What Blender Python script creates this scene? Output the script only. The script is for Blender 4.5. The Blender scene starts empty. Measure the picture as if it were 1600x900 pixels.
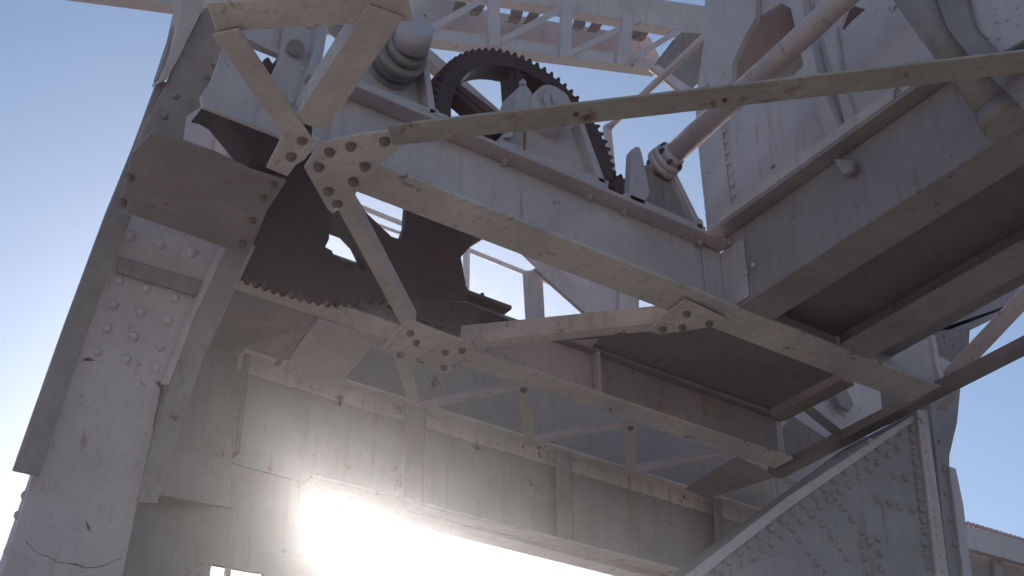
import bpy, bmesh, math, random
from mathutils import Vector, Matrix
from mathutils.geometry import tessellate_polygon
random.seed(7)
R = math.radians
S = bpy.context.scene
COL = S.collection

# ------------------------------------------------------------------ camera
YAW, PITCH, FPX = R(55.5536), R(32.4622), 2299.76
EYE = Vector((0, 0, 1.6))
FWD = Vector((math.cos(YAW)*math.cos(PITCH), math.sin(YAW)*math.cos(PITCH), math.sin(PITCH)))
RGT = Vector((math.sin(YAW), -math.cos(YAW), 0)).normalized()
UPV = RGT.cross(FWD).normalized()
cam = bpy.data.cameras.new('camera')
cam.sensor_width = 36
cam.lens = 36*FPX/1600
cam.clip_start = 0.05
cam.clip_end = 5000
camo = bpy.data.objects.new('camera', cam)
COL.objects.link(camo)
camo.matrix_world = Matrix(((RGT.x, UPV.x, -FWD.x, EYE.x), (RGT.y, UPV.y, -FWD.y, EYE.y), (RGT.z, UPV.z, -FWD.z, EYE.z), (0, 0, 0, 1)))
S.camera = camo

# ------------------------------------------------------------------ world, sun, exposure
SUN_EL, SUN_AZ = R(22.776), R(26.807)      # azimuth measured from +Y towards +X
W = bpy.data.worlds.new('World'); S.world = W
W.use_nodes = True
nt = W.node_tree
bg = nt.nodes['Background']
sky = nt.nodes.new('ShaderNodeTexSky')
sky.sky_type = 'NISHITA'; sky.sun_disc = False
sky.sun_elevation = SUN_EL; sky.sun_rotation = SUN_AZ
sky.air_density = 1.0; sky.dust_density = 0.22; sky.ozone_density = 2.2
nt.links.new(sky.outputs[0], bg.inputs[0])
bg.inputs[1].default_value = 0.11
sl = bpy.data.lights.new('sun', 'SUN'); sl.energy = 4.2; sl.angle = R(0.55); sl.color = (1, .955, .89)
so = bpy.data.objects.new('sun', sl); COL.objects.link(so)
sd = Vector((math.sin(SUN_AZ)*math.cos(SUN_EL), math.cos(SUN_AZ)*math.cos(SUN_EL), math.sin(SUN_EL)))
so.rotation_euler = sd.to_track_quat('Z', 'Y').to_euler()
so.location = (0, 0, 30)
S.view_settings.view_transform = 'Standard'
S.view_settings.look = 'None'
S.view_settings.exposure = 0.24
S.view_settings.gamma = 1.0
S.view_settings.use_curve_mapping = False

# ------------------------------------------------------------------ sighting helpers (a photo position + a real plane -> a point in the place)
def ray(x, y):
    return FWD + RGT*((x-800)/FPX) - UPV*((y-450)/FPX)
AX = {'x': Vector((1, 0, 0)), 'y': Vector((0, 1, 0)), 'z': Vector((0, 0, 1))}
def plane(p):
    if isinstance(p[0], str):
        n = AX[p[0]].copy(); p0 = n*p[1]
    else:
        n = Vector(p[0]).normalized(); p0 = Vector(p[1])
    if n.dot(EYE-p0) < 0: n = -n
    return n, p0
def at(x, y, p):
    n, p0 = plane(p)
    d = ray(x, y)
    return EYE + d*((p0-EYE).dot(n)/d.dot(n))
LEGN = (0, 1, .4)
def LEG(off=0.0):       # battered plane of the left leg, shifted away from the viewer by off
    return (LEGN, (0, 5.08+off, 5.2))

# ------------------------------------------------------------------ materials
def mat(name, base, dark=0.75, rust=0.0, rough=0.5, metal=0.0, scale=1.0, bump=0.12, rustcol=(.16, .055, .022)):
    m = bpy.data.materials.new(name); m.use_nodes = True
    n = m.node_tree.nodes; l = m.node_tree.links
    b = n['Principled BSDF']
    tc = n.new('ShaderNodeTexCoord')
    geo = tc.outputs['Object']
    def noise(sc, det=5, ro=.6, dist=0):
        q = n.new('ShaderNodeTexNoise'); q.inputs['Scale'].default_value = sc*scale
        q.inputs['Detail'].default_value = det; q.inputs['Roughness'].default_value = ro
        q.inputs['Distortion'].default_value = dist
        l.new(geo, q.inputs['Vector']); return q.outputs['Fac']
    def ramp(src, a, b_, ca=(0, 0, 0, 1), cb=(1, 1, 1, 1)):
        q = n.new('ShaderNodeValToRGB'); q.color_ramp.elements[0].position = a; q.color_ramp.elements[1].position = b_
        q.color_ramp.elements[0].color = ca; q.color_ramp.elements[1].color = cb
        l.new(src, q.inputs[0]); return q.outputs[0]
    def mix(f, a, b_):
        q = n.new('ShaderNodeMix'); q.data_type = 'RGBA'
        if hasattr(f, 'links'): l.new(f, q.inputs[0])
        else: q.inputs[0].default_value = f
        for v, i in ((a, 6), (b_, 7)):
            if hasattr(v, 'links'): l.new(v, q.inputs[i])
            else: q.inputs[i].default_value = v
        return q.outputs[2]
    b4 = (*base, 1); d4 = tuple(c*dark for c in base)+(1,)
    big = noise(2.2, 5, .62, .4)
    c = mix(ramp(big, .35, .68), d4, b4)
    # thin grime streaks running down the steel
    mp = n.new('ShaderNodeMapping'); mp.inputs['Scale'].default_value = (26, 26, 1.6); l.new(geo, mp.inputs[0])
    st = n.new('ShaderNodeTexNoise'); st.inputs['Scale'].default_value = 1.0; st.inputs['Detail'].default_value = 4
    l.new(mp.outputs[0], st.inputs['Vector'])
    c = mix(ramp(st.outputs['Fac'], .52, .80), c, tuple(x*dark*.95 for x in base)+(1,))
    if rust > 0:
        mp2 = n.new('ShaderNodeMapping'); mp2.inputs['Scale'].default_value = (17, 17, .9); l.new(geo, mp2.inputs[0])
        s2 = n.new('ShaderNodeTexNoise'); s2.inputs['Scale'].default_value = 1.3; s2.inputs['Detail'].default_value = 6; l.new(mp2.outputs[0], s2.inputs['Vector'])
        mm = n.new('ShaderNodeMath'); mm.operation = 'MULTIPLY'
        l.new(ramp(s2.outputs['Fac'], .60, .74), mm.inputs[0]); l.new(ramp(noise(3.1, 3), .45, .62), mm.inputs[1])
        c = mix(mm.outputs[0], c, (base[0]*.55+.05, base[1]*.38, base[2]*.25, 1))
    # fine speckle of dirt
    c = mix(ramp(noise(55, 3, .7), .60, .74), c, tuple(x*.55 for x in base)+(1,))
    rf = None
    if rust > 0:
        a = ramp(noise(7, 8, .72, .3), .66-.10*rust, .72-.06*rust)
        c2 = mix(ramp(noise(30, 4), .3, .7), (*rustcol, 1), (rustcol[0]*.45, rustcol[1]*.5, rustcol[2]*.6, 1))
        c = mix(a, c, c2); rf = a
    l.new(c, b.inputs['Base Color'])
    rr = n.new('ShaderNodeMapRange'); l.new(noise(9, 4), rr.inputs[0]); rr.inputs[3].default_value = rough-.12; rr.inputs[4].default_value = rough+.18
    l.new(rr.outputs[0], b.inputs['Roughness'])
    b.inputs['Metallic'].default_value = metal
    b.inputs['Specular IOR Level'].default_value = .45
    bp = n.new('ShaderNodeBump'); bp.inputs['Strength'].default_value = bump; bp.inputs['Distance'].default_value = .01
    ad = n.new('ShaderNodeMath'); ad.operation = 'ADD'
    l.new(noise(38, 5, .65), ad.inputs[0]); l.new(noise(4, 3), ad.inputs[1])
    l.new(ad.outputs[0], bp.inputs['Height']); l.new(bp.outputs[0], b.inputs['Normal'])
    return m
PAINT = mat('weathered grey paint', (.60, .495, .495), rust=.4)
PAINTW = mat('chipped warm grey paint', (.68, .595, .555), rust=.6, bump=.4, dark=.66)
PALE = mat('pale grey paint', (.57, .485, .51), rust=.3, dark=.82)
GIRD = mat('shaded girder paint', (.33, .285, .27), rust=.45, dark=.75)  # darker warm copy of the paint; the girder's shade is in the colour
SHADE = mat('shaded grey paint', (.35, .29, .29), rust=.3, dark=.75)  # darker copy of the grey paint, shade of the right side painted in
BOLTM = mat('dark worn bolt steel', (.22, .18, .16), rust=.5, rough=.6)
DULL = mat('dark shaded grey paint', (.36, .30, .295), rust=.45, dark=.65)  # dark copy of the grey paint; shade on undersides and turned faces painted in
SHADEBR = mat('dark shaded brown steel', (.27, .215, .205), rust=.5, rough=.7)  # dark brown tone; shade of soffits and recesses painted in
GEARM = mat('oxide red cast iron', (.085, .042, .044), rust=.5, rough=.65, bump=.35, rustcol=(.09, .03, .025))
RUSTM = mat('rusty bolt steel', (.13, .07, .055), rust=.9, rough=.75)
GRND = mat('pale concrete ground', (.50, .43, .37), scale=.08, rough=.85)

# ------------------------------------------------------------------ mesh helpers
def bm_new(): return bmesh.new()
def _prism(bm, loop, vec, bev=0.003):
    t = bmesh.new()
    a = [t.verts.new(p) for p in loop]
    b = [t.verts.new(Vector(p)+vec) for p in loop]
    n = len(a)
    t.faces.new(a); t.faces.new(list(reversed(b)))
    for i in range(n):
        t.faces.new((a[i], b[i], b[(i+1) % n], a[(i+1) % n]))
    bmesh.ops.recalc_face_normals(t, faces=t.faces)
    if bev:
        try: bmesh.ops.bevel(t, geom=list(t.edges), offset=bev, segments=1, affect='EDGES', clamp_overlap=True)
        except Exception: pass
    merge(bm, t)
def merge(bm, t):
    me = bpy.data.meshes.new('tmp'); t.to_mesh(me); t.free(); bm.from_mesh(me); bpy.data.meshes.remove(me)
def slab(bm, pts, p, thick, bev=0.003, holes=()):
    """a plate whose visible face lies on plane p with the outline sighted at pts; it goes thick metres back"""
    n, p0 = plane(p)
    if not holes:
        _prism(bm, [at(x, y, p) for x, y in pts], -n*thick, bev); return
    loops = [[at(x, y, p) for x, y in q] for q in [pts]+list(holes)]
    flat = [v for q in loops for v in q]
    tri = tessellate_polygon(loops)
    f = [bm.verts.new(v) for v in flat]; g = [bm.verts.new(v-n*thick) for v in flat]
    for a, b, c in tri:
        bm.faces.new((f[a], f[b], f[c])); bm.faces.new((g[c], g[b], g[a]))
    k = 0
    for q in loops:
        m = len(q)
        for i in range(m):
            bm.faces.new((f[k+i], g[k+i], g[k+(i+1) % m], f[k+(i+1) % m]))
        k += m
    bmesh.ops.recalc_face_normals(bm, faces=bm.faces)
def box(bm, x0, x1, y0, y1, z0, z1, bev=0.003):
    _prism(bm, [(x0, y0, z0), (x1, y0, z0), (x1, y1, z0), (x0, y1, z0)], Vector((0, 0, z1-z0)), bev)
def bar(bm, p0, p1, w, t, up=(0, 0, 1), ext=0.0, bev=0.003):
    """flat bar from p0 to p1, w wide, t thick; p0-p1 is the middle of its face turned away from up"""
    p0, p1 = Vector(p0), Vector(p1); d = (p1-p0).normalized(); p0 = p0-d*ext; p1 = p1+d*ext
    up = Vector(up); s = d.cross(up).normalized(); u = s.cross(d).normalized()
    _prism(bm, [p0-s*w/2, p0+s*w/2, p1+s*w/2, p1-s*w/2], u*t, bev)
def angle(bm, p0, p1, w, h, t, side=1, ext=0.0):
    """rolled angle: a flat leg w wide below and an upright leg h high along one edge"""
    p0, p1 = Vector(p0), Vector(p1); d = (p1-p0).normalized()
    s = d.cross(Vector((0, 0, 1))).normalized()*side
    bar(bm, p0, p1, w, t, ext=ext)
    q = s*(w/2-t/2)+Vector((0, 0, t+.0005))
    bar(bm, p0+q, p1+q, t, h-t, ext=ext)
def cyl(bm, p0, p1, r, r1=None, n=28, smooth=True, bev=0):
    p0, p1 = Vector(p0), Vector(p1); d = (p1-p0).normalized(); r1 = r if r1 is None else r1
    a = d.orthogonal().normalized(); b = d.cross(a)
    A = [bm.verts.new(p0+(a*math.cos(2*math.pi*i/n)+b*math.sin(2*math.pi*i/n))*r) for i in range(n)]
    B = [bm.verts.new(p1+(a*math.cos(2*math.pi*i/n)+b*math.sin(2*math.pi*i/n))*r1) for i in range(n)]
    for i in range(n):
        f = bm.faces.new((A[i], A[(i+1) % n], B[(i+1) % n], B[i])); f.smooth = smooth
    bm.faces.new(list(reversed(A))); bm.faces.new(B)
def dome(bm, c, nrm, r=.017, h=.012, n=12, rings=4):
    h = max(h, r*.85)
    nrm = Vector(nrm).normalized(); a = nrm.orthogonal().normalized(); b = nrm.cross(a); c = Vector(c)-nrm*.001
    prev = None
    for k in range(rings):
        t = k/rings*math.pi/2
        ring = [bm.verts.new(c+nrm*h*math.sin(t)+(a*math.cos(2*math.pi*i/n)+b*math.sin(2*math.pi*i/n))*r*math.cos(t)) for i in range(n)]
        if prev:
            for i in range(n):
                f = bm.faces.new((prev[i], prev[(i+1) % n], ring[(i+1) % n], ring[i])); f.smooth = True
        prev = ring
    top = bm.verts.new(c+nrm*h)
    for i in range(n):
        f = bm.faces.new((prev[i], prev[(i+1) % n], top)); f.smooth = True
def rivets(bm, pts, p, r=.017, h=.012):
    n, _ = plane(p)
    for x, y in pts: dome(bm, at(x+random.uniform(-1, 1), y+random.uniform(-1, 1), p), n, r*random.uniform(.92, 1.08), h)
def line(a, b, n):
    return [(a[0]+(b[0]-a[0])*i/(n-1), a[1]+(b[1]-a[1])*i/(n-1)) for i in range(n)]

def thing(name, label, cat, loc=(0, 0, 0), group=None):
    o = bpy.data.objects.new(name, None); COL.objects.link(o); o.location = loc
    o.empty_display_size = .1
    o['label'] = label; o['category'] = cat; o['kind'] = 'thing'
    if group: o['group'] = group
    return o
def obj(name, bm, m, parent=None, label=None):
    loc = Vector(parent.location) if parent else Vector((0, 0, 0))
    if parent and parent.parent: loc = loc+Vector(parent.parent.location)
    if loc.length: bmesh.ops.translate(bm, verts=bm.verts, vec=-loc)
    me = bpy.data.meshes.new(name); bm.to_mesh(me); bm.free()
    me.materials.append(m)
    o = bpy.data.objects.new(name, me); COL.objects.link(o)
    if parent: o.parent = parent
    if label: o['label'] = label
    return o
def single(name, label, cat, bm, m, group=None):
    """a thing that is one mesh; its origin goes to its lowest corner region"""
    vs = [v.co for v in bm.verts]
    c = Vector((sum(v.x for v in vs)/len(vs), sum(v.y for v in vs)/len(vs), min(v.z for v in vs)))
    bmesh.ops.translate(bm, verts=bm.verts, vec=-c)
    me = bpy.data.meshes.new(name); bm.to_mesh(me); bm.free(); me.materials.append(m)
    o = bpy.data.objects.new(name, me); COL.objects.link(o); o.location = c
    o['label'] = label; o['category'] = cat; o['kind'] = 'thing'
    if group: o['group'] = group
    return o
def struct(name, bm, m):
    o = obj(name, bm, m); o['kind'] = 'structure'; return o
_bolt = {}
def bolt(parent, pos, nrm, r=.021, m=BOLTM, name='bolt'):
    key = (m.name, round(r, 4))
    if key not in _bolt:
        bm = bm_new()
        cyl(bm, (0, 0, -.001), (0, 0, r*.45), r*1.02, r, n=18)
        dome(bm, (0, 0, r*.45), (0, 0, 1), r, r*.6, n=18, rings=5)
        me = bpy.data.meshes.new(name); bm.to_mesh(me); bm.free(); me.materials.append(m)
        _bolt[key] = me
    o = bpy.data.objects.new(name, _bolt[key]); COL.objects.link(o)
    o.parent = parent
    base = Vector(parent.location)+(Vector(parent.parent.location) if parent.parent else Vector())
    o.location = Vector(pos)-base
    o.rotation_euler = Vector(nrm).to_track_quat('Z', 'Y').to_euler()
    return o
def bolts(parent, pts, p, r=.021, m=BOLTM):
    n, _ = plane(p)
    for x, y in pts: bolt(parent, at(x, y, p), n, r, m)
def hexbolt(parent, pos, nrm, r=.014, h=.018, m=PAINT):
    nrm = Vector(nrm).normalized(); bm = bm_new()
    cyl(bm, Vector(pos)-nrm*.001, Vector(pos)+nrm*h, r, n=6, smooth=False)
    cyl(bm, Vector(pos)+nrm*h*.9, Vector(pos)+nrm*h*1.7, r*.5, n=10)
    return obj('bolt', bm, m, parent)

# ------------------------------------------------------------------ ground
bm = bm_new()
v = [bm.verts.new(p) for p in ((-1500, -1500, 0), (1500, -1500, 0), (1500, 1500, 0), (-1500, 1500, 0))]
bm.faces.new(v)
struct('ground', bm, GRND)
bm = bm_new()  # unseen dark sheet added to cut ground bounce onto the right-hand undersides
bm.faces.new([bm.verts.new(p) for p in ((2.6, -60, .004), (16, -60, .004), (16, 60, .004), (2.6, 60, .004))])
struct('bounce_blocker', bm, mat('dark bounce blocker', (.10, .095, .09), scale=.3, rough=.85))

ZP = 5.20
Z0 = ('z', ZP)
# ================================================================== MAIN BEAM  (runs left to right across the middle)
MY0, MY1, MZT = 4.21, 4.42, 5.575
MX0, MX1 = 1.98, 5.62
t = thing('floor_beam', 'long grey I-beam crossing the middle from the large gusset down to the right', 'beam', (MX0, 4.31, ZP), 'riveted floor beams')
b = bm_new(); box(b, MX0, MX1, 4.300, 4.318, ZP+.016, MZT-.022); obj('web', b, PAINT, t)
b = bm_new(); box(b, 2.12, 5.56, MY0, MY1, ZP, ZP+.016)
for i in range(7): dome(b, (2.6+i*.42+random.uniform(-.05, .05), 4.36, ZP), (0, 0, -1), .006, .004)
obj('bottom_flange', b, PAINTW, t)
b = bm_new(); box(b, MX0, 4.165, MY0, MY1, MZT-.022, MZT); obj('top_flange', b, PAINT, t)
for x, y in ((787, 252), (915, 311), (968, 334), (1093, 378)):
    q = at(x, y, ('z', MZT-.022)); hexbolt(t, (q.x, min(max(q.y, 4.235), 4.28), MZT-.022), (0, 0, -1), .016, .016)
    hexbolt(t, (q.x+.07, 4.355, MZT), (0, 0, 1), .014, .016)

# corner angle where the two beams meet
t = thing('corner_angle', 'short upright riveted angle in the inner corner where two grey beams meet', 'angle cleat', (4.14, 4.27, ZP+.02))
b = bm_new(); box(b, 4.045, 4.155, 4.287, 4.2985, ZP+.02, MZT-.03); rivets(b, [(1142, 430), (1145, 452)], ('y', 4.287), .015, .011)
obj('plate', b, PAINT, t)
b = bm_new(); box(b, 4.156, 4.168, 4.13, 4.298, ZP+.02, MZT-.03); rivets(b, [(1176, 415), (1165, 425)], ('x', 4.156), .015, .011)
obj('plate', b, PAINT, t)

# ================================================================== SIDE BEAM (comes towards the viewer, top right)
t = thing('floor_beam', 'deep grey beam running from the inner corner towards the upper right under the plate wall', 'beam', (4.27, 2.0, ZP), 'riveted floor beams')
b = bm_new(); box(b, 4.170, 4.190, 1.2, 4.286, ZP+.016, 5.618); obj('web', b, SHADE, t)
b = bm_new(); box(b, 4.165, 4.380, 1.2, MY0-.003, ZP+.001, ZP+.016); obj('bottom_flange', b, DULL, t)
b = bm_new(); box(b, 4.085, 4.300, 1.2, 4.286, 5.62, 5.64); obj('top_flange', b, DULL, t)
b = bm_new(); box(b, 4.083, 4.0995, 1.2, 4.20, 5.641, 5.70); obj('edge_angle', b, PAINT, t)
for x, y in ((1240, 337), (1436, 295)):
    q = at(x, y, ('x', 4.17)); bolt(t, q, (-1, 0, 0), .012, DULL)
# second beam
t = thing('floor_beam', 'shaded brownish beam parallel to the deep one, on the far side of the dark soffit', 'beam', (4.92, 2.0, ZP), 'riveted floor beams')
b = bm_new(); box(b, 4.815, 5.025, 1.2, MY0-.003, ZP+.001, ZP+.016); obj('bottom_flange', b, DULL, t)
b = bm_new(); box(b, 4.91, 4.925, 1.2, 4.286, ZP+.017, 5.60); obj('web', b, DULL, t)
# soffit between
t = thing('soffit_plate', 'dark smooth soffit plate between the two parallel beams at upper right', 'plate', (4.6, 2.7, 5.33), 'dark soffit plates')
b = bm_new(); box(b, 4.192, 4.908, 1.2, 4.296, 5.33, 5.345); obj('plate', b, SHADEBR, t)
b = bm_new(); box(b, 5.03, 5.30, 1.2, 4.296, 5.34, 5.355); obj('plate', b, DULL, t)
# soffit behind the main beam
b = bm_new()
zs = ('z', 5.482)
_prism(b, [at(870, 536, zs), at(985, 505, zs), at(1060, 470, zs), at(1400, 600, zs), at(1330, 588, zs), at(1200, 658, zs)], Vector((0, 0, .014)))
single('soffit_plate', 'dark brown floor plate seen from beneath between the main beam and the lower beam', 'plate', b, SHADEBR, 'dark soffit plates')

# ================================================================== LOWER BEAM (gear foundation)
t = thing('gear_beam', 'grey beam behind the small hanging bars, carrying the bolted dark gear base', 'beam', (2.2, 5.32, ZP))
b = bm_new(); box(b, 2.50, 5.5, 5.30, 5.315, ZP+.014, 5.455); obj('web', b, PAINT, t)
b = bm_new(); box(b, 1.9, 5.5, 5.245, 5.395, ZP, ZP+.014); obj('bottom_flange', b, PAINTW, t)
b = bm_new(); box(b, 2.50, 5.5, 5.25, 5.38, 5.457, 5.475); obj('top_flange', b, DULL, t)
b = bm_new(); box(b, 1.95, 4.13, 5.2885, 5.299, ZP+.015, ZP+.085)
for k in range(20): dome(b, (2.05+k*.11, 5.2885, ZP+.055), (0, -1, 0), .011, .009)
obj('edge_angle', b, PAINT, t)
b = bm_new(); box(b, 4.14, 4.16, 5.245, 5.298, ZP+.016, 5.455); obj('stiffener', b, PAINT, t)
b = bm_new(); box(b, 4.162, 5.44, 5.288, 5.2985, ZP+.02, 5.45); rivets(b, line((955, 590), (955, 640), 3)+line((990, 582), (1180, 655), 5), ('y', 5.288), .010, .008)
obj('cover_plate', b, DULL, t)

# dark gear base bolted on the lower beam
t = thing('bolted_casting', 'dark red bolted base casting with stepped bolts on top, behind the slanting brace', 'casting', (3.1, 5.28, 5.44))
b = bm_new(); slab(b, [(640, 462), (735, 474), (800, 502), (835, 518), (800, 522), (690, 512), (600, 480)], ('y', 5.235), .008); rivets(b, [(672, 470), (706, 480), (690, 497), (730, 492), (753, 500)], ('y', 5.235), .016, .012)
obj('bracket', b, GEARM, t)
b = bm_new(); box(b, 2.80, 3.56, 5.19, 5.40, 5.476, 5.50); obj('sole_plate', b, GEARM, t)
for x in (3.05, 3.2, 3.32, 3.42): hexbolt(t, (x, 5.25, 5.50), (0, 0, 1), .02, .03, RUSTM)

# ================================================================== PORTAL GIRDER (deep girder at the bottom)
GY = 5.96
t = thing('portal_girder', 'deep plate girder with upright stiffeners above the bright opening at the bottom', 'girder', (2.2, 6.0, 4.62))
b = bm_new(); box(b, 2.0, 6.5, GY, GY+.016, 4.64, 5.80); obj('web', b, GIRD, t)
b = bm_new(); box(b, 2.45, 6.4, 5.865, 5.958, ZP, ZP+.014); box(b, 2.45, 6.4, 5.947, 5.958, ZP-.075, ZP-.001)
for k in range(30): dome(b, (2.55+k*.12, 5.947, ZP-.04), (0, -1, 0), .011, .009)
obj('chord_angle', b, PAINTW, t)
b = bm_new(); _prism(b, [(2.86, 5.87, 4.63), (6.4, 5.87, 4.69), (6.4, 6.13, 4.69), (2.86, 6.13, 4.63)], Vector((0, 0, .018))); obj('bottom_flange', b, PAINT, t)
for x0, x1, yy in ((620, 652, 715), (858, 882, 780), (1104, 1118, 830), (352, 362, 730)):
    a = at(x0, yy, ('y', GY)); c = at(x1, yy, ('y', GY)); w = c.x-a.x
    b = bm_new(); box(b, c.x-.014, c.x, GY-.075, GY-.001, 4.66, ZP-.002); box(b, a.x, c.x-.0145, GY-.075, GY-.062, 4.66, ZP-.002)
    obj('stiffener', b, SHADEBR, t)
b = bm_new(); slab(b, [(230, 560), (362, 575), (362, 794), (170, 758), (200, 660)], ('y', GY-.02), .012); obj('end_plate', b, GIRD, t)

# inner pier plate under the left end of the girder, with a small slot
t = thing('pier_plate', 'pale grey plate pier beneath the girder beside the sun, with a slit window', 'plate', (2.5, 6.05, 3.9))
b = bm_new()
slab(b, [(120, 690), (330, 700), (476, 740), (482, 789), (479, 825), (482, 850), (488, 864), (500, 877), (512, 889), (540, 920), (700, 1080), (100, 1080)], ('y', 6.03), .03,
     holes=[[(331, 881), (412, 896), (417, 940), (322, 940)]])
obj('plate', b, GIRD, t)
b = bm_new(); slab(b, [(353, 884), (362, 886), (358, 942), (348, 942)], ('y', 6.05), .02); obj('mullion', b, PAINT, t)

# lattice between lower beam and portal girder: hanging bars and diagonals
def lace(pts, label, w=.05):
    t = thing('lacing_bar', label, 'lacing bar', at(*pts[0], Z0), 'lacing bars between the two lower beams')
    return t
LZ = ZP-.012
for (a, c, lab) in (((624, 553), (650, 640), 'pale lacing bar running down from the small six-bolt gusset, first of the three short bars'),
                    ((818, 608), (829, 695), 'grey lacing bar with a rounded bolted top, second of the three short bars'),
                    ((985, 668), (985, 742), 'short plain lacing bar furthest right of the three short bars')):
    p0 = at(*a, ('z', LZ)); p1 = at(*c, ('z', LZ))
    t = thing('lacing_bar', lab, 'lacing bar', p0, 'lacing bars between the two lower beams')
    b = bm_new(); bar(b, p0, p1, .062, .010, ext=.012); cyl(b, p0-Vector((0, 0, 0)), p0+Vector((0, 0, .0095)), .034, n=20); obj('bar', b, PAINTW, t)
    bolt(t, p0, (0, 0, -1), .017)
for (a, c, lab) in (((655, 640), (815, 605), 'thin diagonal bar rising from the foot of the first short bar to the second'),
                    ((832, 692), (984, 664), 'thin diagonal bar rising from the foot of the second short bar to the third'),
                    ((985, 740), (1140, 708), 'thin diagonal bar from the third short bar to the bolted corner')):
    p0 = at(*a, ('z', ZP-.001)); p1 = at(*c, ('z', ZP-.001)); b = bm_new(); bar(b, p0, p1, .045, .012); bar(b, p0+Vector((0, .02, .0125)), p1+Vector((0, .02, .0125)), .01, .04)
    single('lacing_bar', lab, 'lacing bar', b, PAINT, 'lacing bars between the two lower beams')
# rivet-dotted batten plate left of gusset 2
zb = ('z', ZP-.008)
b = bm_new(); slab(b, [(497, 500), (603, 532), (592, 548), (580, 545), (540, 590), (437, 588), (470, 535)], zb, .010)
rivets(b, [(540, 522), (574, 533), (505, 510)], zb, .017, .013)
single('batten_plate', 'flat batten plate with a few rivets left of the small bolted gusset', 'plate', b, PAINT)
b = bm_new(); bar(b, at(492, 497, ('z', 5.19)), at(432, 572, ('z', 5.19)), .03, .03)
single('batten_strip', 'dark narrow strip along the left edge of the rivet-dotted batten plate', 'strip', b, DULL)
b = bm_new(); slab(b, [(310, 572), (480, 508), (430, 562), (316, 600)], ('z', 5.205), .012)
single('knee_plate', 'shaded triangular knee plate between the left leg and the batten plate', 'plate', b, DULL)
b = bm_new(); slab(b, [(366, 450), (497, 497), (440, 560), (310, 572), (330, 520)], ('z', 5.224), .012)
single('tie_plate', 'broad grey tie plate with a straight upper lip beside the left leg', 'plate', b, DULL)
# bolted corner at the right end
b = bm_new(); slab(b, [(1070, 765), (1150, 715), (1215, 745), (1105, 780)], ('z', ZP-.006), .012)
rivets(b, [(1099, 774), (1119, 778), (1076, 765), (1142, 712), (1163, 720), (1186, 727)], ('z', ZP-.006), .011, .009)
single('corner_plate', 'small dark corner plate with shiny bolt heads at the right end of the lacing', 'plate', b, DULL)

# ================================================================== LATERAL BRACING in the horizontal plane
BZ = ZP-.010
GZ = ('z', ZP-.022)
def gusset(label, pts, bl, z=GZ, m=PAINTW, r=.0215, cat='gusset plate'):
    o = at(*pts[0], z)
    t = thing('gusset_plate', label, cat, o, 'bolted gusset plates')
    b = bm_new(); slab(b, pts, z, .012, .002); obj('plate', b, m, t)
    bolts(t, bl, z, r, BOLTM)
    return t
gusset('large gusset plate with eight dark bolts at the left end of the long beam',
       [(475, 262), (500, 224), (560, 211), (626, 203), (632, 226), (598, 253), (562, 294), (548, 314), (520, 334), (512, 328)],
       [(515, 236), (548, 227), (601, 219), (498, 259), (570, 258), (552, 282), (513, 297), (527, 317)])
gusset('small worn gusset plate with two bolts just left of the large gusset',
       [(416, 262), (441, 213), (478, 214), (499, 219), (476, 250), (462, 258), (449, 276)], [(455, 243), (472, 217)], ('z', ZP-.034))
gusset('small pale gusset plate with six bolts below the slanting angle brace',
       [(593, 548), (628, 511), (640, 502), (735, 537), (742, 546), (714, 567), (703, 582), (690, 583), (612, 557)],
       [(641, 519), (650, 534), (626, 553), (696, 549), (722, 546), (694, 573)], r=.0185)
gusset('gusset plate with four dark bolts under the long beam near the inner corner',
       [(1012, 518), (1045, 487), (1071, 469), (1133, 499), (1126, 509), (1030, 523)], [(1073, 489), (1036, 513), (1066, 510), (1108, 504)], r=.018)

def brace(label, p0, p1, w, h, side, z=BZ, m=PAINTW, name='angle_brace'):
    q0, q1 = at(*p0, ('z', z)), at(*p1, ('z', z))
    t = thing(name, label, 'brace', q0, 'angle braces under the floor')
    d = (q1-q0).normalized(); s = d.cross(Vector((0, 0, 1))).normalized()*side
    b = bm_new(); bar(b, q0, q1, w, .010); obj('flat_leg', b, m, t)
    if h:
        q = s*(w/2-.006)+Vector((0, 0, .0105))
        b = bm_new(); bar(b, q0+q, q1+q, .010, h); obj('upright_leg', b, m, t)
    return t
brace('angle brace slanting from the large gusset down to the small pale gusset', (528, 305), (640, 513), .065, .08, 1)
brace('angle brace rising slightly right from the small pale gusset to the four-bolt gusset', (722, 541), (1050, 508), .075, .085, 1)
brace('narrow worn brace coming down from the upper left corner to the two-bolt gusset', (352, 50), (470, 224), .105, 0, 1, ZP-.040)
brace('wide dented brace coming down from the top to the large gusset', (603, 18), (484, 197), .135, .09, -1, ZP-.030)
brace('brace along the very top left, ending above the dented brace', (330, 28), (640, 10), .15, .06, 1, ZP-.020)
# long strut across the whole picture
q0, q1 = at(610, 213, ('z', ZP-.036)), at(1700, 86, ('z', ZP-.036))
t = thing('long_strut', 'long rust-flecked flat strut crossing in front of everything to the right edge', 'brace', q0)
b = bm_new(); bar(b, q0, q1, .125, .012); obj('flat_leg', b, mat('rust flecked grey paint', (.44, .39, .35), rust=.75, bump=.45, dark=.7), t)
d = (q1-q0).normalized(); s = d.cross(Vector((0, 0, 1))).normalized()
b = bm_new(); bar(b, q0-s*.056+Vector((0, 0, .0125)), q1-s*.056+Vector((0, 0, .0125)), .010, .04); obj('upright_leg', b, PAINTW, t)
bolts(t, [(900, 178), (1132, 156)], ('z', ZP-.036), .010, RUSTM)

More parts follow.
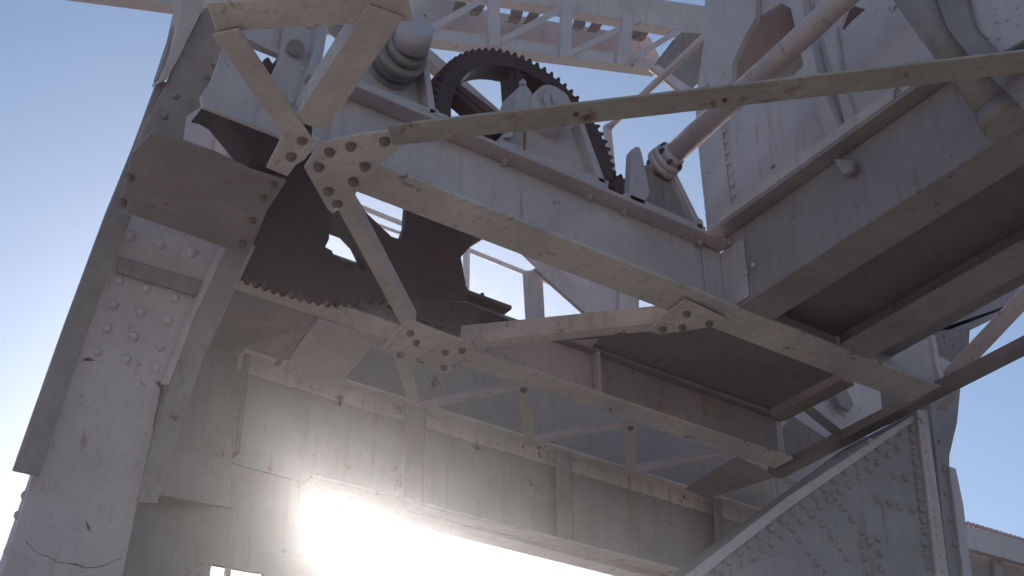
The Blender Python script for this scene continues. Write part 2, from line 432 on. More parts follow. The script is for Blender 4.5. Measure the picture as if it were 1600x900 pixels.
# ================================================================== LEFT LEG
t = thing('tower_leg', 'leaning riveted leg on the left, with dark edge strips and a cracked lower panel', 'tower leg', (1.7, 5.6, 3.6))
b = bm_new()
slab(b, [(190, 318), (400, 384), (318, 560), (252, 600), (238, 680), (214, 790), (150, 1100), (-60, 1100), (50, 745), (110, 560), (146, 470)], LEG(.10), .02, .003)
rv = []
for a, c, n in (((205, 368), (345, 408), 4), ((186, 438), (316, 478), 4), ((177, 475), (262, 500), 3), ((166, 512), (252, 542), 3), ((153, 549), (243, 575), 3)): rv += line(a, c, n)
rivets(b, rv, LEG(.10), .023, .02)
obj('face_plate', b, PALE, t)
CR = mat('dark crack in the paint', (.22, .16, .14), rust=.9, rough=.8)
def crack(path, w):
    up_ = [(x, y-w*random.uniform(.2, 1)) for x, y in path]; dn = [(x, y+w*random.uniform(.2, 1)) for x, y in reversed(path)]
    return up_+dn
for pts in (crack([(40, 845), (52, 858), (61, 866), (74, 869), (88, 878), (104, 880), (120, 882), (133, 888), (150, 887), (164, 883), (176, 877), (190, 872)], 1.5),
            [(242, 596), (256, 597), (255, 612), (250, 634), (244, 655), (241, 676), (239, 672), (242, 650), (247, 630), (251, 608)],
            [(128, 562), (138, 558), (150, 563), (138, 565)], [(133, 812), (140, 822), (142, 832), (136, 826)]):
    b = bm_new(); slab(b, pts, LEG(.0985), .0012, 0); obj('paint_crack', b, CR, t)
b = bm_new(); slab(b, [(186, 400), (340, 446), (330, 470), (183, 425)], LEG(.075), .024); obj('splice_strip', b, DULL, t)
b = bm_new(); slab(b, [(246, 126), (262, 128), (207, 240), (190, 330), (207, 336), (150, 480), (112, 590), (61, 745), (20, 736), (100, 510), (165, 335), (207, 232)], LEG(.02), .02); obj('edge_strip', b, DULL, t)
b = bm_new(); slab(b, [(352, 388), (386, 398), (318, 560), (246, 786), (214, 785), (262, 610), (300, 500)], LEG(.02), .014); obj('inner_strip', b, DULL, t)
b = bm_new(); slab(b, [(349, 386), (354, 388), (302, 500), (265, 600), (258, 600), (296, 498)], LEG(.018), .07); obj('strip_lip', b, PALE, t)
b = bm_new(); slab(b, [(109, 595), (116, 598), (62, 752), (10, 905), (-60, 1100), (-72, 1100), (0, 905), (54, 749)], LEG(.12), .10)
obj('side_angle', b, PAINT, t)
for y in range(6):
    xx, yy = [(80, 668), (68, 705), (42, 775), (31, 806), (15, 862), (84, 650)][y]
    n_, _ = plane(LEG(.13)); q = at(xx, yy, LEG(.15)); b_ = bolt(t, q, (-1, -.1, 0), .020, PAINT)
b = bm_new()
# big gusset plate L at the knee, its shade put into darker paint
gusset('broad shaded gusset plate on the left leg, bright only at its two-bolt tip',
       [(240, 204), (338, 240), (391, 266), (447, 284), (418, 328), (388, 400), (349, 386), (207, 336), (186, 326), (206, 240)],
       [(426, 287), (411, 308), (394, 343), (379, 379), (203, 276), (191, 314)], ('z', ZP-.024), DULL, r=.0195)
# upper part of the leg above the knee
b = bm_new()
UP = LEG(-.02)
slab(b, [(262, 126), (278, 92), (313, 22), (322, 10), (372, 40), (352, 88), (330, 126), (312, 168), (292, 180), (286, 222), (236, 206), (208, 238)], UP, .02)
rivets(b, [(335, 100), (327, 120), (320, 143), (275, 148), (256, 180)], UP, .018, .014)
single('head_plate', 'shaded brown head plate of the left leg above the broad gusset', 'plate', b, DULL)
b = bm_new(); slab(b, [(360, -300), (440, -300), (330, -40), (314, 20), (279, 92), (261, 124), (250, 128), (268, 84), (282, 20)], LEG(-.05), .12)
single('leg_side_strip', 'light grey narrow strip on the outer edge of the leg head, with rivets standing out', 'strip', b, PAINT)
t2 = thing('rivet_strip', 'dark narrow flange with protruding rivets along the far left edge of the leg head', 'flange', at(268, 60, LEG(.0)))
b = bm_new(); slab(b, [(286, 0), (290, 4), (254, 126), (245, 124)], LEG(.0), .05); obj('flange', b, DULL, t2)
for q in ((283, 15), (277, 38), (271, 60), (268, 74)): bolt(t2, at(q[0]+2, q[1], LEG(.03)), (-1, -.3, 0), .018, DULL)

# curved edge of casting / brow above left hole: part of gear casting, added with gear
# ================================================================== RIGHT LEG with sloping haunch
RL = 4.50
t = thing('tower_leg', 'broad riveted leg at lower right whose sloping haunch is dotted with rivets', 'tower leg', (5.8, 4.7, 3.2))
P = ('y', RL)
b = bm_new()
slab(b, [(1431, 645), (1462, 900), (1480, 1100), (880, 1100), (1063, 906), (1228, 778), (1290, 735)], P, .02)
rr = []
for k in range(19):
    f = k/18; rr += [(1404-f*300, 676+f*226), (1410-f*272-8, 700+f*205)]
for k in range(3):
    rr += line((1236+k*34, 826-k*25), (1290+k*34, 898-k*25), 5)
rr += line((1371, 781), (1424, 797), 4)+line((1396, 742), (1414, 747), 2)+line((1346, 850), (1352, 893), 3)+line((1372, 842), (1378, 890), 3)
rr += line((1424, 672), (1449, 885), 13)
rivets(b, rr, P, .0225, .02)
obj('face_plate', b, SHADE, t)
b = bm_new(); slab(b, [(1425, 649), (1431, 656), (1232, 795), (1130, 875), (1075, 920), (1063, 906), (1228, 778)], ('y', RL-.016), .015); obj('edge_angle', b, PAINT, t)
b = bm_new(); slab(b, [(1228, 860), (1262, 880), (1300, 912), (1120, 912), (1150, 890)], ('y', RL-.008), .007); obj('patch_plate', b, SHADE, t)
b = bm_new()   # haunch flange: goes back from the sloping edge
A = at(1431, 645, P); B = at(880, 1060, P)
_prism(b, [A+Vector((0, .021, .01)), B+Vector((0, .021, .01)), B+Vector((0, .50, .01)), A+Vector((0, .50, .01))], Vector((.012, 0, -.016)))
obj('haunch_flange', b, DULL, t)
for k in range(10):
    q = A.lerp(B, .12+k*.07)+Vector((0, .09, .012)); bolt(t, q, (-.6, 0, .8), .014, PAINT)
b = bm_new(); slab(b, [(1433, 640), (1449, 640), (1483, 900), (1500, 1100), (1484, 1100), (1464, 900)], ('y', RL-.02), .05)
rivets(b, line((1441, 660), (1472, 890), 11), ('y', RL-.02), .013, .010); obj('flange_angle', b, PAINT, t)
b = bm_new(); slab(b, [(1450, 600), (1502, 600), (1496, 660), (1484, 712), (1484, 735), (1496, 820), (1506, 910), (1520, 1100), (1500, 1100), (1483, 900)], ('y', RL+.06), .25)
rivets(b, line((1474, 735), (1490, 850), 4)+line((1468, 690), (1475, 730), 2), ('y', RL+.06), .016, .012); obj('side_plate', b, DULL, t)
b = bm_new(); slab(b, [(1483, 728), (1494, 732), (1506, 790), (1519, 900), (1532, 1100), (1521, 1100), (1506, 900)], ('y', RL+.04), .04); obj('outer_lip', b, PALE, t)
# head of right leg above the floor
b = bm_new(); slab(b, [(1420, 520), (1516, 512), (1513, 560), (1502, 605), (1445, 640), (1432, 628)], ('y', 4.62), .25)
rivets(b, [(1475, 525), (1476, 536), (1491, 541), (1433, 552), (1440, 575)], ('y', 4.62), .013, .010)
single('bolted_block', 'dark bolted head block of the right leg under the two beams', 'plate', b, SHADEBR)
b = bm_new(); slab(b, [(1421, 540), (1427, 538), (1434, 575), (1436, 610), (1430, 600), (1425, 560)], ('y', 4.60), .05)
single('web_stiffener', 'narrow upright strip with worn edge at the head of the right leg', 'strip', b, PAINT)
b = bm_new(); slab(b, [(1456, 522), (1462, 525), (1468, 560), (1476, 590), (1470, 592), (1463, 570)], ('y', 4.55), .05)
single('bent_strip', 'bent pale strip hanging in front of the right leg head', 'strip', b, PALE)
b = bm_new(); slab(b, [(1466, 555), (1488, 566), (1474, 585)], ('y', 4.57), .02); single('wedge_plate', 'tiny pale triangular plate beside the bent strip', 'plate', b, PALE)

# edge strut in plan (bars) running from lower left corner to right edge
q0, q1 = at(1212, 746, ('z', ZP-.008)), at(1700, 498, ('z', ZP-.008))
t = thing('edge_strut', 'long double-angle strut from the dark corner to the lower right sky', 'strut', q0)
b = bm_new(); bar(b, q0, q1, .085, .012); obj('flat_leg', b, SHADEBR, t)
b = bm_new(); d = (q1-q0).normalized(); s = d.cross(Vector((0, 0, 1))); bar(b, q0-s*.034+Vector((0, 0, .0125)), q1-s*.034+Vector((0, 0, .0125)), .012, .09); obj('upright_leg', b, SHADEBR, t)
b = bm_new(); slab(b, [(1462, 640), (1490, 612), (1498, 616), (1478, 645)], ('z', ZP-.03), .01)
single('tip_plate', 'tiny scuffed plate tucked under the edge strut beside the right leg', 'plate', b, PAINT)
p0, p1 = at(1484, 590, ('y', 4.2)), at(1640, 425, ('y', 3.6))
t = thing('rail_brace', 'bluish grey angle brace climbing to the right edge across the sky', 'brace', p0)
b = bm_new(); bar(b, p0, p1, .10, .01, up=(.3, .5, .8)); obj('flat_leg', b, PAINT, t)
b = bm_new(); d = (p1-p0).normalized(); u = Vector((.3, .5, .8)); s = d.cross(u).normalized(); bar(b, p0-s*.046+u*.011, p1-s*.046+u*.011, .010, .06, up=u); obj('upright_leg', b, DULL, t)
# beam behind it
b = bm_new(); slab(b, [(1353, 566), (1640, 412), (1640, 455), (1515, 516), (1420, 530)], ('y', 4.9), .05)
single('shaded_rail', 'shaded brown beam side below the second parallel beam at the right', 'beam', b, DULL)

# light triangles: riveted far web seen through the gaps of the corner
t = thing('far_web', 'pale riveted plate glimpsed through the gaps around the dark corner', 'plate', (5.6, 5.5, 4.9))
b = bm_new(); slab(b, [(1200, 640), (1290, 600), (1400, 590), (1410, 640), (1300, 720), (1290, 790), (1220, 800)], ('y', 5.62), .02)
rivets(b, [(1295, 632), (1300, 645), (1320, 650), (1268, 712), (1290, 725), (1282, 738)], ('y', 5.62), .014, .011); obj('plate', b, PALE, t)
for pts, lab in (([(1215, 640), (1262, 632), (1320, 678), (1240, 700)], 'dark bent batten left of the pale riveted patch'),
                 ([(1245, 660), (1282, 640), (1325, 668), (1295, 690)], 'dark narrow batten below the pale riveted patch')):
    pass
b = bm_new(); bar(b, at(1215, 655, ('z', 5.235)), at(1325, 598, ('z', 5.235)), .10, .05)
single('dark_batten', 'dark batten along the right edge of the soffit above the pale patch', 'batten', b, SHADEBR, 'dark battens at the corner')
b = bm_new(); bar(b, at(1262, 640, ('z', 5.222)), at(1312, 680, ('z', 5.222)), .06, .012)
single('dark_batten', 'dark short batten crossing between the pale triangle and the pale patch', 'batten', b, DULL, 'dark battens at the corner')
b = bm_new(); slab(b, [(1304, 614), (1322, 606), (1335, 632), (1328, 642), (1314, 634)], ('y', 5.55), .03)
single('hook_plate', 'small dark hook-shaped plate in the middle of the pale riveted patch', 'plate', b, DULL)
b = bm_new(); slab(b, [(1228, 660), (1262, 662), (1270, 700), (1245, 735), (1235, 770), (1180, 780), (1110, 800), (1108, 900), (1040, 920), (1200, 800), (1300, 690), (1240, 650)][:8]+[(1112, 868), (1200, 790), (1232, 772)][:0], ('y', 5.70), .02)
b.free()
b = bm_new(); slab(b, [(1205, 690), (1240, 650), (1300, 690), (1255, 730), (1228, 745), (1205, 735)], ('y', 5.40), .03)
single('recess_plate', 'dark inner plate in the recess just left of the riveted haunch', 'plate', b, SHADEBR)
b = bm_new(); slab(b, [(1216, 742), (1300, 772), (1290, 782), (1222, 752)], ('z', ZP-.02), .012)
single('tie_strip', 'short grey strip tied from the bolted corner towards the riveted haunch', 'strip', b, PAINT)

# ================================================================== GEARS
def gear(t, cx, cz, y0, depth, Ro, rim, nt_, sp, hub, m, th=.026, phase=0.0, sw=.09):
    b = bm_new()
    outer = []
    for i in range(nt_):
        a = 2*math.pi*i/nt_+phase
        st = 2*math.pi/nt_
        for k, rr_ in ((-.5, 0), (-.30, 0), (-.13, 1), (.13, 1), (.30, 0)):
            r_ = Ro-th+rr_*th; outer.append((cx+r_*math.cos(a+k*st), cz+r_*math.sin(a+k*st)))
    n = len(outer)
    ri = Ro-th-rim
    inner = [(cx+ri*math.cos(2*math.pi*i/n+phase-math.pi/nt_), cz+ri*math.sin(2*math.pi*i/n+phase-math.pi/nt_)) for i in range(n)]
    V = [[b.verts.new((x, y, z)) for x, z in lp] for lp in (outer, inner) for y in (y0, y0+depth)]
    of, ob, if_, ib = V
    for i in range(n):
        j = (i+1) % n
        b.faces.new((of[i], of[j], if_[j], if_[i])); b.faces.new((ob[j], ob[i], ib[i], ib[j]))
        b.faces.new((of[j], of[i], ob[i], ob[j])); b.faces.new((if_[i], if_[j], ib[j], ib[i]))
    bmesh.ops.recalc_face_normals(b, faces=b.faces)
    obj('rim', b, m, t)
    c = Vector((cx, y0+depth/2, cz))
    for k in range(sp):
        a = 2*math.pi*k/sp+phase+.3
        e = Vector((math.cos(a), 0, math.sin(a))); s = Vector((-math.sin(a), 0, math.cos(a)))
        b = bm_new()
        p = c+e*(hub*.9); q = c+e*(ri+.012)
        dy = Vector((0, depth*.36, 0))
        f = .03
        _prism(b, [p-s*sw*.62-dy, p+s*sw*.62-dy, q-e*f+s*sw*.42-dy, q+s*sw*.95-dy, q-s*sw*.95-dy, q-e*f-s*sw*.42-dy], dy*2)
        bar(b, p+Vector((0, -depth*.46, 0)), q+Vector((0, -depth*.46, 0)), .03, .02, up=(0, 1, 0))
        obj('spoke', b, m, t)
    b = bm_new(); cyl(b, c+Vector((0, -depth*.75, 0)), c+Vector((0, depth*.75, 0)), hub, n=40); obj('hub', b, m, t)
cx, cz = 3.25, 6.015
t = thing('spur_gear', 'oxide red spoked gear wheel standing against the sky above the long beam', 'gear', (cx, 4.66, cz-.56), 'oxide red gears')
gear(t, cx, cz, 4.60, .13, .545, .075, 74, 6, .12, GEARM, th=.028, phase=.35)
SP = ('y', 4.72)
t = thing('toothed_sector', 'dark arched toothed sector behind the shaded web at upper left', 'gear', at(380, 250, SP), 'oxide red gears')
b = bm_new()
arc = []
for k in range(13):
    a = R(141-k*8)
    for f, r_ in ((-.5, 176), (-.28, 178), (-.12, 192), (.12, 192), (.28, 178)):
        aa = a-R(8)*f
        arc.append((476+r_*math.cos(aa)*.95, 272-r_*math.sin(aa)))
slab(b, arc+[(500, 200), (440, 262), (415, 262), (396, 246), (380, 222), (358, 196), (345, 180), (330, 171), (316, 168)], SP, .12, 0)
obj('rim', b, GEARM, t)
# cast side frame with curved openings
teeth = []
for k in range(17):
    f = k/17; x = 606-f*236; y = 474-12*abs(f-.35)*2-34*f*f
    teeth += [(x, y), (x-3, y+5), (x-8, y+5), (x-11, y)]
t = thing('gear_casting', 'massive dark red casting with rounded openings between the brace and the long beam', 'casting', (2.6, 5.2, 5.4))
b = bm_new()
slab(b, [(395, 240), (475, 200), (640, 240), (790, 330), (756, 372), (736, 384), (720, 402), (727, 440), (731, 466), (640, 458)]+teeth+[(372, 400), (400, 320)], ('y', 5.205), .04,
     holes=[[(553, 300), (571, 331), (597, 356), (612, 370), (626, 374), (634, 352), (636, 318), (634, 296), (600, 270)],
            [(515, 358), (537, 366), (554, 384), (564, 405), (574, 424), (530, 409), (521, 402), (519, 392), (508, 386), (514, 374)]])
obj('side_plate', b, GEARM, t)
b = bm_new(); slab(b, [(330, 126), (352, 66), (372, 60), (480, 205), (440, 216), (436, 212), (318, 166), (314, 150)], ('y', 4.30), .02)
single('web_plate', 'mauve shaded web plate between the leg head and the narrow brace', 'plate', b, PAINT)
b = bm_new(); slab(b, [(272, 190), (300, 150), (338, 170), (362, 206), (356, 262), (262, 250)], ('y', 5.6), .02)
single('back_plate', 'pale plate seen through the arched opening at upper left', 'plate', b, PALE)
b = bm_new(); slab(b, [(357, 205), (364, 208), (370, 236), (384, 238), (382, 262), (350, 262)], ('y', 5.5), .02)
single('back_post', 'narrow pale post beside the little sky gap at upper left', 'post', b, PAINT)

# ================================================================== BEARING PEDESTALS on the long beam
TOPZ = MZT
def on_top(x): return None
# pedestal at the spoked gear
PY = 4.235
P = ('y', PY)
t = thing('bearing_pedestal', 'white bearing pedestal with domed cap in front of the spoked gear', 'bearing', (3.3, 4.3, TOPZ), 'bearing pedestals on the long beam')
b = bm_new(); slab(b, [(818, 175), (862, 172), (905, 190), (912, 215), (938, 283), (790, 222)], ('y', PY+.06), .03); obj('web', b, PAINT, t)
b = bm_new(); slab(b, [(904, 190), (913, 192), (948, 288), (936, 283)], P, .15); obj('rib', b, PALE, t); b = bm_new(); slab(b, [(803, 195), (817, 180), (800, 214), (783, 216)], P, .15); obj('rib', b, PALE, t)
b = bm_new(); slab(b, [(783, 216), (952, 283), (950, 297), (779, 229)], P, .16); obj('foot', b, PALE, t)
b = bm_new(); q = at(858, 172, P)
cyl(b, q+Vector((0, -.05, 0)), q+Vector((0, .22, 0)), .105, n=40); cyl(b, q+Vector((0, -.07, 0)), q+Vector((0, -.0505, 0)), .075, n=36); cyl(b, q+Vector((0, -.10, 0)), q+Vector((0, -.0705, 0)), .045, n=30); obj('cap', b, PALE, t)
b = bm_new(); slab(b, [(806, 152), (812, 134), (823, 133), (832, 146), (826, 172), (805, 175)], P, .14); obj('lug', b, PALE, t)
b = bm_new(); slab(b, [(818, 205), (823, 205), (822, 236), (817, 234)], ('y', PY-.001), .004); obj('rust_streak', b, mat('orange rust stain', (.33, .15, .06), rust=.9), t)
hexbolt(t, at(817, 134, ('y', PY+.05)), (0, 0, 1), .018, .02, PALE)

# pedestal 4 with pin and collar
t = thing('bearing_pedestal', 'bearing pedestal with an upright round-headed pin where the long pipe shaft ends', 'bearing', (3.75, 4.3, TOPZ), 'bearing pedestals on the long beam')
b = bm_new(); slab(b, [(1012, 255), (1056, 275), (1083, 348), (1004, 318), (985, 300)], ('y', PY+.04), .10); obj('web', b, DULL, t)
b = bm_new(); slab(b, [(1050, 268), (1058, 272), (1100, 356), (1092, 358)], P, .14); obj('rib', b, PALE, t)
b = bm_new(); slab(b, [(972, 308), (978, 300), (1104, 355), (1100, 366)], P, .16); obj('foot', b, PALE, t)
a0, a1 = at(994, 318, P), at(996, 238, P)
b = bm_new(); slab(b, [(985, 300), (988, 236), (993, 229), (999, 229), (1003, 238), (1016, 300), (1006, 322), (984, 312)], P, .05); obj('pin', b, PALE, t)
hexbolt(t, at(1093, 352, P), (0, 0, 1), .02, .02, PALE)
# pipe shaft
s0 = at(1040, 252, ('y', 4.24)); s1 = at(1322, -5, ('x', s0.x))
s1 = Vector((s0.x, s1.y, s0.z)); 
dd = (at(1322, -5, ('x', s0.x+.12))-s0).normalized()
t = thing('line_shaft', 'long grey pipe shaft rising from the pin bearing to the top edge', 'shaft', s0)
b = bm_new(); cyl(b, s0, s0+dd*3.4, .054, n=40); obj('pipe', b, PAINT, t)
b = bm_new(); cyl(b, s0-dd*.035, s0-dd*.001, .085, n=36); cyl(b, s0+dd*.0, s0+dd*.03, .082, n=36); cyl(b, s0+dd*.0305, s0+dd*.07, .066, .058, n=36); obj('collar', b, PAINT, t)
u1 = dd.orthogonal().normalized(); u2 = dd.cross(u1)
for k in range(6):
    a = k*math.pi/3+.3; hexbolt(t, s0+(u1*math.cos(a)+u2*math.sin(a))*.068+dd*.03, dd, .014, .016, RUSTM)
    hexbolt(t, s0+(u1*math.cos(a)+u2*math.sin(a))*.068-dd*.034, -dd, .014, .016, RUSTM)
# pinion at right of gear rim
t = thing('pinion', 'small dark pinion meshing with the spoked gear beside the pin', 'gear', (3.93, 4.6, 5.6))
pc = at(975, 300, ('y', 4.6)); gear(t, pc.x, pc.z, 4.59, .15, .10, .03, 14, 3, .05, GEARM, th=.028, sw=.03)

# pedestal 2 (left of spoked gear) with shaft and collars
t = thing('bearing_pedestal', 'shadowed bearing pedestal with thick collars left of the spoked gear', 'bearing', (2.4, 4.3, TOPZ), 'bearing pedestals on the long beam')
b = bm_new(); slab(b, [(562, 100), (600, 60), (655, 60), (672, 172), (600, 142), (560, 126)], ('y', PY+.07), .04); obj('web', b, PAINT, t)
b = bm_new(); slab(b, [(655, 62), (664, 62), (682, 176), (672, 178)], P, .15); obj('rib', b, PALE, t)
b = bm_new(); slab(b, [(556, 122), (700, 180), (706, 190), (553, 130)], P, .16); obj('foot', b, PALE, t)
c0 = at(622, 92, P)
b = bm_new()
for k, (r_, a_, z_) in enumerate(((.115, .10, .05), (.10, .048, .0), (.115, -.002, -.05), (.09, -.052, -.10))): cyl(b, c0+Vector((0, z_, 0)), c0+Vector((0, a_, 0)), r_, n=40)
obj('collar', b, DULL, t)
bm_ = bm_new(); cyl(bm_, c0+Vector((-.02, -.20, .03)), c0+Vector((0, -.101, 0)), .072, .082, n=40)
obj('shaft_end', bm_, PALE, t)
hexbolt(t, at(690, 172, P)+Vector((0, .05, 0)), (0, 0, 1), .02, .02, PALE)

# pedestal 1 far left with bolts and flange
t = thing('bearing_housing', 'mauve grey bolted housing with an upright flange above the narrow brace', 'housing', (2.0, 4.5, TOPZ-.1))
b = bm_new(); slab(b, [(372, 30), (462, 18), (478, 60), (470, 92), (441, 88), (372, 60)], ('y', 4.52), .03); obj('panel', b, PAINT, t)
b = bm_new(); slab(b, [(370, 52), (374, 50), (446, 83), (444, 88)], ('y', 4.50), .02); obj('edge_rail', b, PALE, t)
b = bm_new(); slab(b, [(452, 14), (500, 8), (508, 60), (470, 185), (450, 192), (420, 130), (440, 90)], ('y', 4.46), .05)
rivets(b, [(466, 77), (480, 42), (474, 110), (456, 160), (488, 128)], ('y', 4.46), .018, .015); obj('block', b, PAINT, t)
b = bm_new(); slab(b, [(505, 20), (515, 28), (498, 130), (470, 200), (459, 200), (480, 120)], ('y', 4.40), .10); obj('flange', b, PALE, t)
b = bm_new(); cyl(b, at(462, 74, ('y', 4.42)), at(462, 74, ('y', 4.459)), .035, n=20); obj('boss', b, DULL, t); b = bm_new(); cyl(b, at(487, 128, ('y', 4.38)), at(487, 128, ('y', 4.41)), .03, n=20); obj('boss', b, DULL, t)
b = bm_new(); slab(b, [(514, 26), (546, 10), (545, 58), (534, 58), (520, 40)], ('y', 5.2), .05)
single('far_bracket', 'small olive grey bracket behind the little sky triangle at the top', 'bracket', b, DULL)

b = bm_new(); bar(b, at(655, 70, ('y', 4.95)), at(820, 215, ('y', 4.95)), .07, .07, up=(0, 1, 0))
single('rear_beam', 'slanting grey beam seen behind the spoked gear wheel', 'beam', b, PAINT)

# ================================================================== PLATE WALL (upper right)
XW = 4.25
P = ('x', XW)
t = thing('plate_wall', 'large pale plate wall with a jagged dark opening, standing on the deep beam', 'wall', (4.27, 3.5, 5.7))
b = bm_new()
slab(b, [(1086, 150), (1120, 20), (1135, -450), (1700, -450), (1700, 30), (1600, 62), (1483, 141), (1142, 392), (1106, 372), (1090, 220)], P, .02,
     holes=[[(1147, 122), (1147, 95), (1158, 60), (1185, 27), (1220, 5), (1238, 14), (1252, 60), (1262, 96), (1240, 118), (1180, 130)],
            [(1312, 42), (1325, 6), (1353, 14), (1330, 34), (1318, 48)]])
obj('plate', b, PALE, t)
b = bm_new(); slab(b, [(1088, 175), (1124, 175), (1147, 372), (1106, 372)], ('x', XW-.012), .011)
rivets(b, line((1097, 222), (1108, 365), 9)+line((1131, 205), (1148, 322), 8), ('x', XW-.012), .012, .009); obj('rivet_strip', b, PALE, t)
b = bm_new(); slab(b, [(1130, -440), (1150, -440), (1248, -12), (1278, 118), (1328, 248), (1302, 252), (1262, 130)], ('x', XW-.07), .068); obj('stiffener', b, PALE, t)
b = bm_new(); slab(b, [(1286, 60), (1303, 38), (1316, 130), (1350, 232), (1330, 244), (1312, 160)], ('x', XW-.03), .028); obj('stiffener', b, PALE, t)
b = bm_new(); slab(b, [(1178, 362), (1285, 232), (1302, 252), (1330, 244), (1322, 258), (1150, 385)], ('x', XW-.02), .018)
rivets(b, [(1262, 277), (1290, 256)], ('x', XW-.02), .007, .006); obj('base_angle', b, PAINT, t)
b = bm_new(); slab(b, [(1302, 248), (1332, 250), (1333, 266), (1316, 273)], ('x', 4.12), .03); obj('shoe', b, DULL, t)
b = bm_new(); slab(b, [(1140, 140), (1140, -30), (1380, -30), (1380, 90), (1260, 150)], ('x', 4.46), .02)  # dark plate added so the opening looks shaded inside
single('shade_backing', 'brown backing plate added for the shade behind the jagged opening of the plate wall', 'wall', b, SHADEBR)
# column at the left of the wall
b = bm_new(); slab(b, [(1108, -448), (1190, -448), (1180, 28), (1160, 62), (1143, 100), (1142, 130), (1086, 158), (1100, 60)], ('x', XW-.04), .038)
single('corner_post', 'pale irregular corner post left of the jagged opening', 'post', b, PALE)
# brown pipe and curved plate, top right
P4 = ('x', 3.98)
a0, a1 = at(1392, -60, ('x', 3.75)), at(1572, 186, ('x', 4.05))
t = thing('brown_pipe', 'thick brown pipe slanting down behind the long strut at upper right', 'pipe', a0)
b = bm_new(); cyl(b, a0, a1, .082, n=40); obj('pipe', b, DULL, t)
b = bm_new(); dz = (a1-a0).normalized(); cyl(b, a1-dz*.06, a1+dz*.02, .098, n=40); obj('collar', b, DULL, t)
b = bm_new()
slab(b, [(1448, -40), (1500, -40), (1512, 20), (1520, 45), (1545, 70), (1560, 84), (1514, 88), (1480, 44)], ('x', 3.80), .03)
slab(b, [(1545, 118), (1620, 108), (1620, 190), (1596, 168), (1570, 140)], ('x', 3.9), .03)
single('curved_gusset', 'olive grey curved plate right of the brown pipe', 'plate', b, DULL)
b = bm_new(); slab(b, [(1500, -60), (1700, -60), (1700, 50), (1600, 62), (1562, 84), (1540, 62), (1516, 30)], ('x', 3.84), .02)
rivets(b, [(1556, 12), (1575, 30), (1593, 38), (1558, 32), (1544, 56), (1560, 60), (1590, 10)], ('x', 3.84), .012, .009)
single('riveted_panel', 'bluish riveted panel in the top right corner', 'plate', b, PALE)

# ================================================================== upper lattice walkway
YT = 6.5
P = ('y', YT)
t = thing('lattice_walkway', 'lattice-sided walkway crossing the top with sky showing between its planks', 'walkway', (4.8, 6.6, 8.3))
b = bm_new(); slab(b, [(-500, -118), (640, 38), (1026, 92), (1032, 109), (660, 60), (290, 9), (-500, -98)], P, .10); obj('bottom_chord', b, PALE, t)
b = bm_new(); slab(b, [(-500, -220), (700, -50), (960, -12), (1120, 12), (1118, 52), (1066, 48), (870, 12), (700, -14), (-500, -180)], P, .10); obj('top_chord', b, PAINT, t)
for a, c in (((772, -20), (774, 70)), ((887, 8), (884, 86)), ((984, 25), (972, 98))):
    b = bm_new(); slab(b, [(a[0]-9, a[1]), (a[0]+9, a[1]), (c[0]+8, c[1]), (c[0]-8, c[1])], ('y', YT-.03), .028); obj('post', b, PALE, t)
for a, c in (((660, 50), (757, -2)), ((778, 66), (892, 6)), ((890, 84), (1000, 28)), ((976, 98), (1072, 42))):
    b = bm_new(); bar(b, at(*a, ('y', YT-.012)), at(*c, ('y', YT-.012)), .045, .01, up=(0, 1, 0)); obj('diagonal', b, PALE, t)
b = bm_new(); slab(b, [(-500, -112), (-500, -190), (690, -22), (740, 12), (820, 26), (930, 44), (1016, 58), (1036, 100), (1026, 106)], ('y', YT+.45), .02); obj('back_plate', b, PAINT, t)
for k, (x, y) in enumerate(((728, 2), (765, 8), (815, 20), (850, 22), (915, 30), (950, 34), (1000, 44), (1022, 48))):
    b = bm_new(); slab(b, [(x-7, y-26), (x+9, y-26), (x-1+(-12 if k % 2 else 0), y+12), (x-16+(-12 if k % 2 else 0), y+10)], ('y', YT+.25), .05); obj('plank', b, SHADEBR, t)
t2 = thing('walkway_bracket', 'dark brown angular bracket at the right end of the lattice walkway', 'bracket', at(1060, 90, ('y', 6.3)))
b = bm_new(); slab(b, [(1030, 98), (1066, 50), (1100, 52), (1112, 112), (1080, 140)], ('y', 6.3), .12); obj('plate', b, SHADEBR, t2)
b = bm_new(); slab(b, [(1018, 104), (1028, 100), (1084, 140), (1080, 150), (1074, 150)], ('y', 6.25), .04); obj('edge', b, PALE, t2)
b = bm_new(); p0, p1 = at(953, 198, ('y', 5.2)), at(1175, -14, ('y', 4.0)); cyl(b, p0, p1, .021, n=20)
single('thin_rod', 'thin pale rod rising from behind the spoked gear to the top edge', 'rod', b, PALE)
b = bm_new(); slab(b, [(946, 194), (955, 190), (965, 292), (955, 290)], ('y', 5.2), .03)
single('rod_post', 'slim pale post below the foot of the thin rod', 'post', b, PALE)
for x0 in range(640, -460, -115):
    y0 = x0*.1325-22
    b = bm_new(); slab(b, [(x0-9, y0-90), (x0+9, y0-88), (x0+8, y0-6), (x0-8, y0-8)], ('y', YT-.03), .028); obj('post', b, PALE, t)
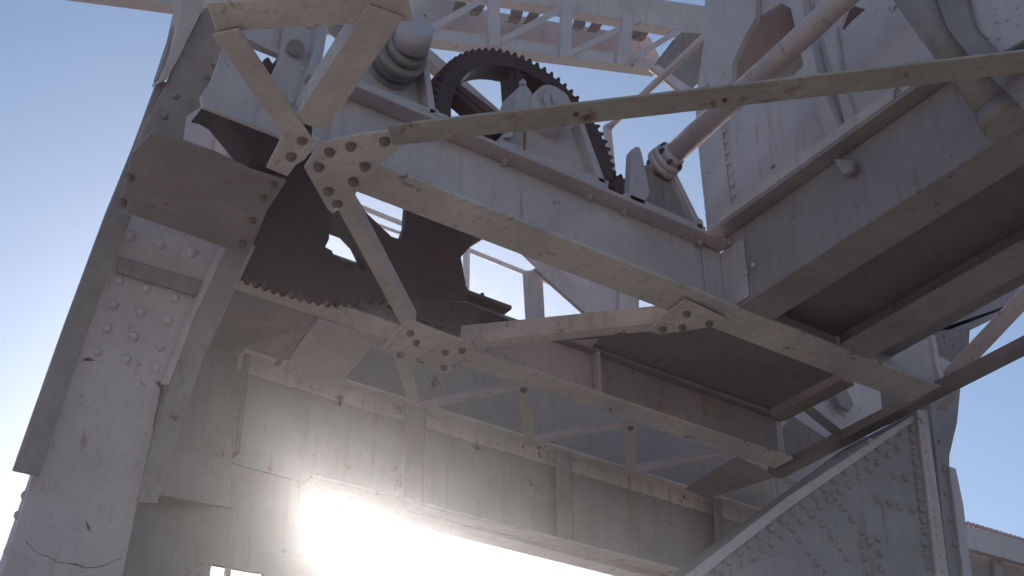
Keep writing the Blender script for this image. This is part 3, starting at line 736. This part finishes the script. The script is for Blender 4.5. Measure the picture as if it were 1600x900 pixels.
# ================================================================== far railing, posts, cream panel
t = thing('far_railing', 'pale distant handrail seen against the bright sky through the machinery', 'railing', (5.3, 7.6, 7.0))
def tube(px0, px1, Y, r): 
    b = bm_new(); cyl(b, at(*px0, ('y', Y)), at(*px1, ('y', Y)), r, n=16); return b
obj('post', tube((729, 385), (727, 520), 7.6, .026), PALE, t)
obj('top_rail', tube((560, 322), (1010, 502), 7.6, .018), PALE, t)
obj('lower_rail', tube((560, 340), (700, 392), 7.62, .012), PALE, t)
b = bm_new(); slab(b, [(824, 422), (848, 424), (853, 520), (830, 520)], ('y', 5.60), .05)
single('short_post', 'short grey post with a rust stain standing against the sky', 'post', b, PAINT)
t = thing('cream_bracket', 'cream plate and sloping bar under the long beam, right of the short post', 'bracket', at(900, 440, ('y', 5.5)))
b = bm_new(); slab(b, [(850, 408), (868, 414), (950, 495), (930, 502), (838, 420), (826, 434), (828, 424)], ('y', 5.55), .03); obj('bar', b, PAINT, t)
b = bm_new(); slab(b, [(800, 378), (850, 392), (960, 440), (972, 462), (966, 500), (945, 494), (868, 412), (838, 416)], ('y', 5.60), .02); obj('plate', b, PALE, t)
b = bm_new(); slab(b, [(968, 448), (1000, 452), (998, 500), (966, 500)], ('y', 5.58), .04)
single('grey_block', 'small mauve block between the cream plate and the four-bolt gusset', 'block', b, PAINT)
b = bm_new(); slab(b, [(893, 534), (936, 531), (922, 546)], ('z', 5.46), .01)
single('soffit_tab', 'small grey tab at the left corner of the brown floor plate', 'plate', b, PAINT)

# far right beam beyond the leg
t = thing('approach_girder', 'distant girder with a row of rivets along its top at lower right', 'girder', (8.6, 4.9, 4.6))
b = bm_new(); slab(b, [(1506, 819), (1640, 858), (1640, 892), (1508, 855)], ('y', 6.4), .05); obj('top_plate', b, PAINT, t)
b = bm_new(); slab(b, [(1506, 856), (1640, 893), (1700, 1100), (1500, 1100)], ('y', 6.5), .05)
obj('web', b, SHADEBR, t)
b = bm_new()
for x, y in line((1512, 819), (1636, 856), 18): dome(b, at(x, y, ('y', 6.42)), (0, 0, 1), .026, .022)
obj('rivet_row', b, PAINT, t)
b = bm_new(); slab(b, [(1555, 868), (1566, 871), (1572, 1000), (1556, 1000)], ('y', 6.46), .03); obj('stiffener', b, DULL, t)

# ================================================================== thin scattering volume added for the glow around the sun
b = bm_new(); bmesh.ops.create_cube(b, size=1)
bmesh.ops.scale(b, vec=(60, 60, 14), verts=b.verts); bmesh.ops.translate(b, vec=(5, 8, 6), verts=b.verts)
hm = bpy.data.materials.new('glow_haze'); hm.use_nodes = True
n = hm.node_tree.nodes; n.remove(n['Principled BSDF'])
pv = n.new('ShaderNodeVolumePrincipled'); pv.inputs['Color'].default_value = (1, .965, .975, 1)
pv.inputs['Density'].default_value = .0031; pv.inputs['Anisotropy'].default_value = .90
hm.node_tree.links.new(pv.outputs[0], n['Material Output'].inputs['Volume'])
o = obj('glow_haze', b, hm); o['kind'] = 'stuff'
